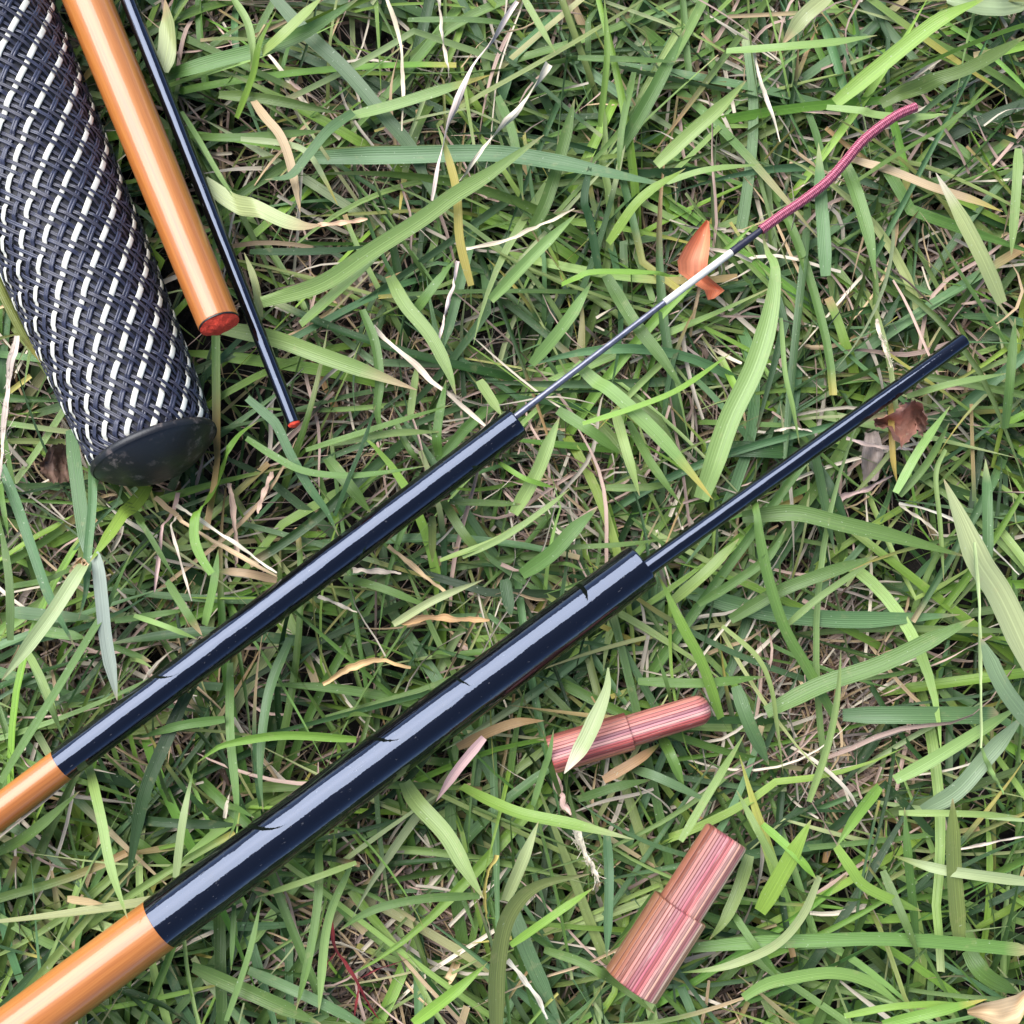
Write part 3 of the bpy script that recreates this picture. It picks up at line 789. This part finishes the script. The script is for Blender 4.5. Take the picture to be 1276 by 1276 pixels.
def traced_ribbon(cc, wpx, z0, z1, fl, pts):
    pts = pts[::-1] if 'r' in fl else pts
    if 'r' in fl: z0, z1 = z1, z0
    m = len(pts)
    pl = []
    for q, (a, b) in enumerate(pts):
        f = q / (m - 1)
        pl.append(P(a, b, z0 + (z1 - z0) * f + (0 if 's' in fl else 2.0) * math.sin(math.pi * f)))
    path = spline(pl, S_T)
    t = np.linspace(0, 1, S_T)
    W = wpx * mpp(pl[m // 2]) * (1.0 if 's' in fl else 0.9)
    if 's' in fl:
        jit = rng.normal(0, 1, (S_T, 2)).cumsum(0); jit -= np.linspace(0, 1, S_T)[:, None] * jit[-1]
        path[:, :2] += jit * W * 0.06
        wd = 0.85 * W * (1 - 0.6 * t ** 5) * (0.85 + 0.25 * np.sin(t * rng.uniform(8, 20) + rng.uniform(0, 6)))
        roll = rng.normal(0, 0.3) + (t * rng.uniform(5, 9) if 't' in fl else rng.normal(0, 0.6) * t)
        if 't' in fl: wd = wd * 1.15
        fold = np.full(S_T, 0.5)
    else:
        ts = rng.uniform(0.6, 0.78)
        tip = (1 - 0.15 * t) * np.clip(1 - np.maximum(0, t - ts) / (1.005 - ts), 0.015, 1) ** 0.8 if 'T' not in fl else np.clip((1 - t) / 0.03, 0.3, 1)
        wd = W * np.clip((0.1 if 'B' in fl else 0.7) + 1.8 * t, 0, 1) * tip
        roll = rng.normal(0, 0.22) + rng.normal(0, 0.35) * (t - 0.5)
        fold = np.full(S_T, rng.uniform(0.08, 0.3))
    ks = cc.split('>')
    c = PAL[ks[0]][None] * rng.uniform(0.85, 1.15) * (1 + rng.normal(0, 0.04, (1, 3))) * np.ones((S_T, 1))
    if len(ks) > 1:
        e = PAL['c' if ks[1] == ks[0] else ks[1]]
        f = np.clip((t - 0.72) / 0.22, 0, 1)[:, None]; c = c * (1 - f) + e * f
    elif 's' in fl:
        c = c * (1 + 0.25 * np.sin(t * 17 + rng.uniform(0, 6)))[:, None]
    else:
        f = np.clip((t - 0.93) / 0.07, 0, 1)[:, None] * 0.7; c = c * (1 - f) + PAL['t'] * f
    out = [ribbons(path[None], wd[None], np.broadcast_to(roll, (1, S_T)), fold[None], c[None], U=7, press='O' not in fl)]
    if 'f' in fl:                                        # loose fibres on a frayed straw
        nf = 70
        k = rng.integers(2, S_T - 1, nf)
        o = path[k] + rng.normal(0, W * 0.2, (nf, 3))
        tan = (path[np.minimum(k + 1, S_T - 1)] - path[k - 1]); tan /= np.linalg.norm(tan, axis=1, keepdims=True)
        d = tan * rng.choice([-1, 1], (nf, 1)) + rng.normal(0, 0.5, (nf, 3))
        ln = rng.uniform(0.3, 0.9, (nf, 1, 1)) * W
        s = np.linspace(0, 1, 6)[None, :, None]
        fp = o[:, None] + d[:, None] * ln * s + rng.normal(0, 0.35, (nf, 1, 3)) * ln * s ** 2
        out.append(ribbons(fp, np.full((nf, 6), 0.00011), np.zeros((nf, 6)), np.zeros((nf, 6)), np.ones((nf, 6, 3)) * PAL['c'], U=2, press='O' not in fl))
    return out
blade_no = 0
for ln in TRACED.strip().split("\n"):
    hd, pts, lab = [x.strip() for x in ln.split(';')]
    hd = hd.split()
    z0, z1 = [float(x) for x in hd[2].split('-')]
    fl = hd[3] if len(hd) > 3 else ''
    pts = [tuple(float(v) for v in p.split(',')) for p in pts.split()]
    rb = traced_ribbon(hd[0], float(hd[1]), z0, z1, fl, pts)
    straw = 's' in fl
    if hd[0] == 'r':                                     # its side branches
        rb += traced_ribbon('r', 4, 6, 4, 's', [(445, 1223), (456, 1244), (472, 1270)]) + traced_ribbon('r', 3, 6, 7, 's', [(445, 1221), (474, 1206), (512, 1193)]) \
            + traced_ribbon('r', 3, 6, 7, 's', [(420, 1184), (408, 1200), (404, 1216)])
    if lab:
        nm = "dry_straw" if straw else "grass_blade"
        if hd[0] == 'r': nm = "red_stem"
        ob = link_mesh(nm, ribbon_mesh(nm, rb), M_STRAW if straw else M_GRASS)
        tag(ob, lab, {"dry_straw": "straw", "grass_blade": "grass blade", "red_stem": "stem"}[nm],
            None if nm == "red_stem" else ("dry straws standing out from the lawn" if straw else "grass blades standing out from the lawn"))
    else:
        (sparts if straw else gparts).extend(rb)
tag(link_mesh("grass", ribbon_mesh("grass", gparts), M_GRASS), "dense mixed green grass covering the ground", "grass", kind="stuff")
tag(link_mesh("loose_straw", ribbon_mesh("loose_straw", sparts), M_STRAW), "loose pale straws lying on top of the grass", "straw", kind="stuff")


# ------------------------------------------------------------------ tackle

def tube_part(name, A, B, ra, rb, mat, parent, z0=0.0, z1=1.0, bevel=0.0003, seg=72, n=24):
    L = (B - A).length
    zs = np.linspace(z0 * L, z1 * L, n)
    r = ra + (rb - ra) * zs / L
    pr = [(zs[0], r[0] - bevel), (zs[0] + bevel * 0.3, r[0] - bevel * 0.3), (zs[0] + bevel, r[0]), (zs[0] + bevel * 1.6, r[0]), (zs[0] + bevel * 2.4, r[0])] + list(zip(zs[1:-1], r[1:-1])) + \
         [(zs[-1] - bevel * 2.4, r[-1]), (zs[-1] - bevel * 1.6, r[-1]), (zs[-1] - bevel, r[-1]), (zs[-1] - bevel * 0.3, r[-1] - bevel * 0.3), (zs[-1], r[-1] - bevel)]
    return lathe(name, pr, axis_matrix(A, B), mat, parent, seg)
def open_tube(name, A, B, ra, rb, mat, parent, wall, depth, bevel=0.00025, seg=72, n=24):
    """tube open at the A end"""
    L = (B - A).length
    zs = np.linspace(0, L, n); r = ra + (rb - ra) * zs / L
    pr = [(depth, ra - wall), (bevel, ra - wall), (0, ra - wall + bevel), (0, ra - bevel), (bevel * 0.3, ra - bevel * 0.3), (bevel, ra), (bevel * 1.5, ra), (bevel * 2.2, ra)] + list(zip(zs[1:], r[1:]))
    return lathe(name, pr, axis_matrix(A, B), mat, parent, seg)

# --- two-colour rod sections (black lacquered end, amber cane beyond)
def rod_section(S1, S2, label):
    A, B, ra, rb = S1
    _, C, _, rc = S2
    root = empty("rod_section", A)
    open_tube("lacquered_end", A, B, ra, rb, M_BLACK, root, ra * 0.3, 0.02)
    d = (C - B).normalized()
    tube_part("cane", B + d * 0.00002, C, rb - 0.00006, rc, M_CANE, root, bevel=0.00005)
    tag(root, label, "fishing rod", "rod sections with black lacquered ends")
    return root
rod_section(THICK, THICK_L, "thicker rod section, orange cane with glossy black end, holding a slim black tube")
rod_section(THIN, THIN_L, "thinner rod section, orange cane with glossy black end, holding the fine rod tip")

# --- slim black tube that slides out of the thicker section
A, B, ra, rb = INNER
root = empty("slim_tube", A)
d = (B - A).normalized()
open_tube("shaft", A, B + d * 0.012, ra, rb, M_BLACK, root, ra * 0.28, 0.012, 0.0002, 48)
tag(root, "slim glossy black tube sliding out of the thicker black rod section", "fishing rod")

# --- fine tip with the red cord
A, B, ra, rb = TIP
root = empty("rod_tip", A)
d = (B - A).normalized()
tube_part("blank", A - d * 0.012, B, ra, rb, M_GRAPHITE, root, bevel=0.00005, seg=28)
A2, B2, r2, r3 = TIPW
A2 = B.copy()
tube_part("white_band", A2 + (B2 - A2).normalized() * 0.00001, B2, r2, r3, M_WHITE, root, bevel=0.00015, seg=32, n=8)
E = P(948, 287, 15.8)
Lw = (E - B2).length
pr = []
for q in range(60):
    f = q / 59
    pr.append((f * Lw, r3 * (1.12 - 0.28 * f) + 0.00003 * (q % 2)))
lathe("thread_wrap", pr, axis_matrix(B2 + (E - B2).normalized() * 0.00001, E), M_WRAP, root, 28, smooth_angle=80)
cp = spline([P(a, b, z) for (a, b), z in zip(CORD_PX[1:], CORD_Z[1:])], 520)
rc = 6.1 * mpp(E)
T = np.gradient(cp, axis=0); T /= np.linalg.norm(T, axis=1, keepdims=True)
sd_ = np.cross(T, [0, 0, 1.0]); sd_ /= np.linalg.norm(sd_, axis=1, keepdims=True); up_ = np.cross(sd_, T)
arc = np.concatenate([[0], np.cumsum(np.linalg.norm(np.diff(cp, axis=0), axis=1))])
seg_c = 24
th = np.linspace(0, 2 * math.pi, seg_c + 1)[None]
vv = (arc / 0.0008 * 2 * math.pi)[:, None]
rad = rc * (0.97 + 0.06 * np.maximum(np.sin(2 * th + vv * 0.5), np.sin(2 * th - vv * 0.5)))
rad[-1] *= 0.35; rad[-2] *= 0.75; rad[-3] *= 0.92
Vc = cp[:, None] + sd_[:, None] * (rad * np.cos(th))[..., None] + up_[:, None] * (rad * np.sin(th))[..., None]
i, j = np.meshgrid(np.arange(len(cp) - 1), np.arange(seg_c), indexing='ij')
Fq = np.stack([i * (seg_c + 1) + j, i * (seg_c + 1) + j + 1, (i + 1) * (seg_c + 1) + j + 1, (i + 1) * (seg_c + 1) + j], -1).reshape(-1, 4)
uvc = np.zeros((len(cp), seg_c + 1, 3)); uvc[..., 0] = th / (2 * math.pi); uvc[..., 1] = vv
o = link_mesh("braided_cord", mesh_np("braided_cord", Vc.reshape(-1, 3), Fq, True, {"uvb": ('FLOAT_VECTOR', uvc.reshape(-1, 3))}), M_CORD, root)
o["label"] = "crimson braided cord tied to the tip"
tag(root, "fine dark rod tip with a white band and a crimson braided cord", "fishing rod")

# --- orange cane rod with a red felt end, and the slim black stick with a red end
def ended_rod(name, S, mat, label, ext, body):
    A, B, ra, rb = S
    L = (B - A).length
    C = B + (B - A) * ext; rc = rb + (rb - ra) * ext
    root = empty(name, A)
    tube_part(body, A, C, ra, rc, mat, root, bevel=ra * 0.05)
    M = axis_matrix(A, C)
    rim = lathe("end_ring", [(0.0002, ra * 0.99), (-ra * 0.05, ra * 0.985), (-ra * 0.06, ra * 0.95), (0.0002, ra * 0.94)], M, M_RIM, root, 48, False)
    # fibrous red plug, slightly domed and lumpy
    pr = [(0.0001, ra * 0.95)] + [(-ra * (0.06 if ra > 0.002 else 0.35) - ra * 0.30 * (1 - (q / 12) ** 2) , ra * (0.95 if ra > 0.002 else 0.84) * q / 12) for q in range(12, -1, -1)]
    pl = lathe("red_plug", pr, M, M_RED, root, 48, False)
    for v in pl.data.vertices:
        v.co.z += ra * 0.14 * (float(vnoise(np.array([v.co.x + 1]), np.array([v.co.y + 1]), 4.0 / ra, 5)[0]) - 0.5)
    tag(root, label, "fishing rod")
ended_rod("cane_rod", ORANGE, M_CANE, "orange cane rod with a red felt end lying beside the woven grip", 0.5, "cane")
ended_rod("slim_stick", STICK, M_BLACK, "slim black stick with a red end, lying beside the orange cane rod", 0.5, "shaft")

# --- woven grip
A, B, ra, rb = GRIP
A, B = A.copy(), B.copy()
Lg = (B - A).length * 1.4
Mg = axis_matrix(A, B)
root = empty("woven_grip", A)
def grip_r(z):
    z = np.asarray(z, float); f = z / ((B - A).length)
    return np.interp(f, [-0.05, 0.0, 0.10, 0.43, 1.0, 1.5], [ra * 0.975, ra * 0.985, ra * 1.05, ra * 1.17, ra * 1.26, ra * 1.28])
zs = np.linspace(0, Lg, 60)
lathe("sleeve", [(0.0004, 0.002)] + [(max(z, 0.0006), float(grip_r(z)) - 0.0013) for z in zs] + [(Lg, 0.002)], Mg, M_CORE, root, 96)
NS, NZ = 28, 48
kS, kZ = math.tan(math.radians(39)) / 0.0148, math.tan(math.radians(40)) / 0.0148
AMP = 0.00022
def strand(k, fam, white):
    n = 420
    z = np.linspace(0.0, Lg, n)
    R = grip_r(z)
    if fam == 'S':
        phi = 2 * math.pi * k / NS + kS * z * SGN
        v = (phi + SGN * kZ * z) / (2 * math.pi / NZ)
        h = np.cos(2 * math.pi * (v - k - 0.5) / 4)
        wd = 0.0011 if white else 0.0010
    else:
        phi = 2 * math.pi * k / NZ - SGN * kZ * z
        u = (phi - SGN * kS * z) / (2 * math.pi / NS)
        h = -np.cos(2 * math.pi * (u - k + 0.5) / 4)
        wd = 0.00074
    jr = np.random.default_rng(k + (100 if fam == 'S' else 300))
    h = np.clip(h * 3.0, -1, 1) * jr.uniform(0.85, 1.15)
    phi = phi + 0.006 * np.sin(z * jr.uniform(150, 400) + jr.uniform(0, 6)) + 0.004 * np.sin(z * jr.uniform(600, 900) + jr.uniform(0, 6)) + jr.normal(0, 0.006)
    wd = wd * jr.uniform(0.9, 1.08)
    tuck = np.clip(z / 0.0022, 0, 1) ** 0.6                # strands dive under the rubber cap
    rad = R - 0.0006 + AMP * h - (1 - tuck) * 0.0013
    c = np.stack([rad * np.cos(phi), rad * np.sin(phi), z], -1)
    T = np.gradient(c, axis=0); T /= np.linalg.norm(T, axis=1, keepdims=True)
    nr = np.stack([np.cos(phi), np.sin(phi), 0 * phi], -1)
    ac = np.cross(nr, T); ac /= np.linalg.norm(ac, axis=1, keepdims=True)
    if white:
        us = np.array([-1, -0.85, -0.4, 0, 0.4, 0.85, 1]); hs = np.array([-0.22, 0, 0.06, 0.08, 0.06, 0, -0.22])
    else:                                                   # two or three round filaments side by side
        nb = 2 if fam == 'S' else 2
        us = np.linspace(-1, 1, nb * 5 + 1); hs = np.abs(np.sin((us + 1) / 2 * math.pi * nb)) ** 0.7 * 0.22 - 0.14
    V = c[:, None] + ac[:, None] * (us * wd * 0.5 * 1.0)[None, :, None] + nr[:, None] * (hs * wd * 0.5)[None, :, None]
    U = len(us)
    i, j = np.meshgrid(np.arange(n - 1), np.arange(U - 1), indexing='ij')
    Fq = np.stack([i * U + j, i * U + j + 1, (i + 1) * U + j + 1, (i + 1) * U + j], -1).reshape(-1, 4)
    return mesh_np("strand", V.reshape(-1, 3), Fq)
SGN = 1
for k in range(NS):
    wht = k % 2 == 0
    o = link_mesh("white_strand" if wht else "navy_strand", strand(k, 'S', wht), M_TAPE if wht else M_NAVY, root, Mg)
for k in range(NZ):
    link_mesh("navy_strand", strand(k, 'Z', False), M_NAVY2 if k % 3 else M_NAVY, root, Mg)
r0 = ra * 0.985
dome = 0.0052
pr = [(0.0012, r0 * 0.90), (0.0010, r0 * 0.985), (0.0005, r0 * 1.008), (-0.0001, r0 * 1.008), (-0.0005, r0 * 0.99), (-0.0004, r0 * 0.975)]
for q in range(1, 25):
    f = q / 24
    pr.append((-0.0006 - dome * (1 - (1 - f) ** 2.0), r0 * 0.975 * (1 - f) ** 0.9 if q < 24 else 0.00001))
lathe("rubber_cap", pr, Mg, M_RUBBER, root, 96, False, 60)
tag(root, "thick woven navy and white rod grip with a black rubber end cap", "grip")

# --- turned plugs of striped laminated wood: thicker body, thinner stem
def plug(S, f_step, w_body, w_stem0, w_stem1, round_end, label, stops, seed):
    A, B, _, _ = S
    L = (B - A).length; Ls = L * f_step
    k = mpp((A + B) / 2) * 0.5
    rb_, r0, r1 = w_body * k, w_stem0 * k, w_stem1 * k
    root = empty("wooden_plug", A)
    mat = laminate("striped_laminate_wood", rb_, stops, seed)
    M = axis_matrix(A, B)
    c = 0.00035
    lathe("body", [(0, rb_ - c), (c * 0.4, rb_ - c * 0.3), (c, rb_), (Ls * 0.5, rb_), (Ls - c * 0.5, rb_), (Ls, rb_ - c * 0.5), (Ls, r0 * 0.5)], M, mat, root, 72)
    pr = [(Ls - 0.001, r0)] + [(Ls + (L - Ls - round_end) * q / 8, r0 + (r1 - r0) * q / 8) for q in range(9)]
    for q in range(1, 9):
        a = q / 8 * math.pi / 2 * 0.75
        pr.append((L - round_end + round_end * math.sin(a) / math.sin(math.pi / 2 * 0.75), r1 - round_end * (1 - math.cos(a)) * 1.1))
    lathe("stem", pr, M, mat, root, 72)
    tag(root, label, "wooden plug", "striped wooden plugs lying in the grass")
plug(PIN_S, 0.50, 48, 40, 38, 0.0026, "small slender plug of red striped wood with a rounded end",
     [(0.0, (0.36, 0.14, 0.10)), (0.25, (0.44, 0.16, 0.13)), (0.42, (0.46, 0.19, 0.22)), (0.55, (0.80, 0.46, 0.37)), (0.64, (0.60, 0.13, 0.10)), (0.82, (0.36, 0.10, 0.08)), (1.0, (0.56, 0.27, 0.15))], 3)
plug(PIN_L, 0.515, 75, 60, 59, 0.0008, "large stout plug of pink and cream striped wood",
     [(0.0, (0.20, 0.085, 0.045)), (0.18, (0.36, 0.15, 0.09)), (0.34, (0.50, 0.20, 0.21)), (0.52, (0.64, 0.20, 0.18)), (0.63, (0.88, 0.60, 0.47)), (0.74, (0.72, 0.30, 0.26)), (0.85, (0.90, 0.60, 0.42)), (1.0, (0.66, 0.30, 0.17))], 17)

# ------------------------------------------------------------------ fallen leaves
def leaf_patch(name, rows, z, cc, label, cat, curl=3.0, mat=None, jag=0.0, cvar=0.25):
    """rows: list of (left pixel, right pixel) pairs down the leaf; a crinkled curved sheet with thickness"""
    n = 22; U = 11
    Lp = np.array([r[0] for r in rows], float); Rp = np.array([r[1] for r in rows], float)
    tt = np.linspace(0, 1, len(rows)); t = np.linspace(0, 1, n)
    Li = np.stack([np.interp(t, tt, Lp[:, k]) for k in (0, 1)], -1); Ri = np.stack([np.interp(t, tt, Rp[:, k]) for k in (0, 1)], -1)
    u = np.linspace(0, 1, U)
    px = Li[:, None] * (1 - u)[None, :, None] + Ri[:, None] * u[None, :, None]
    V = np.zeros((n, U, 3)); seed = int(z * 10) + len(label)
    for a in range(n):
        for b in range(U):
            zz = z + curl * (abs(u[b] - 0.5) * 2) ** 2 + 1.2 * math.sin(t[a] * 5) + 1.6 * (float(vnoise(np.array([u[b] * 3]), np.array([t[a] * 5]), 1.0, seed)[0]) - 0.5)
            V[a, b] = P(px[a, b, 0] + rng.normal(0, jag), px[a, b, 1] + rng.normal(0, jag), zz)
    i, j = np.meshgrid(np.arange(n - 1), np.arange(U - 1), indexing='ij')
    Fq = np.stack([i * U + j, i * U + j + 1, (i + 1) * U + j + 1, (i + 1) * U + j], -1).reshape(-1, 4)
    V = press_down(V.reshape(-1, 3))
    C = np.ones((n * U, 4)); 
    vn = vnoise(np.tile(u, n) * 4 + 3, np.repeat(t, U) * 6 + 3, 1.0, seed + 1)
    C[:, :3] = PAL[cc][None] * (1 - cvar + 2 * cvar * vn)[:, None]
    uvb = np.stack([np.tile(u, n), np.repeat(t, U), np.zeros(n * U)], -1)
    o = link_mesh(name, mesh_np(name, V, Fq, True, {"col": ('FLOAT_COLOR', C), "uvb": ('FLOAT_VECTOR', uvb)}), mat or M_STRAW)
    if label: tag(o, label, cat)
    return o
leaf_patch("fallen_leaf", [((880, 274), (884, 276)), ((866, 290), (885, 292)), ((853, 308), (884, 310)), ((844, 325), (882, 326)), ((846, 340), (880, 342)), ((862, 352), (896, 356)), ((878, 362), (903, 362)), ((882, 374), (890, 372))],
           10.5, 's', "salmon orange fallen leaf beside the white band of the rod tip", "leaf", 2.0)
leaf_patch("curled_leaf", [((1090, 522), (1091, 533)), ((1106, 516), (1108, 534)), ((1122, 508), (1124, 560)), ((1130, 498), (1134, 548)), ((1140, 497), (1142, 536)), ((1150, 506), (1146, 540)), ((1156, 522), (1150, 545))],
           13, 'K', "curled reddish brown dead leaf below the far half of the slim tube", "leaf", 7.0, None, 1.5, 0.6)
leaf_patch("dead_leaf", [((1078, 540), (1095, 536)), ((1075, 560), (1100, 558)), ((1073, 580), (1100, 580)), ((1076, 600), (1092, 600))],
           5, 'g', "flat grey-brown dead leaf lying left of the curled brown leaf", "leaf", 1.0, None, 0.8)
leaf_patch("dead_leaf", [((50, 578), (52, 590)), ((62, 558), (66, 602)), ((76, 552), (80, 600)), ((88, 556), (92, 602))],
           7, 'n', "torn brown dead leaf at the left edge beside the grip end", "leaf", 3.0, None, 1.2, 0.5)
leaf_patch("withered_leaf", [((1205, 1258), (1206, 1264)), ((1224, 1250), (1228, 1272)), ((1244, 1246), (1250, 1282)), ((1266, 1240), (1270, 1276)), ((1285, 1228), (1288, 1240))],
           15, 't', "tan yellow withered leaf in the lower right corner", "leaf", 1.5)
leaf_patch("weed_leaf", [((1176, -18), (1180, 4)), ((1195, -26), (1200, 13)), ((1220, -30), (1224, 19)), ((1245, -26), (1250, 20)), ((1268, -20), (1272, 15)), ((1285, -14), (1286, 6))],
           9, 'q', "rounded grey-green weed leaf at the top right edge", "leaf", 2.0, M_GRASS)
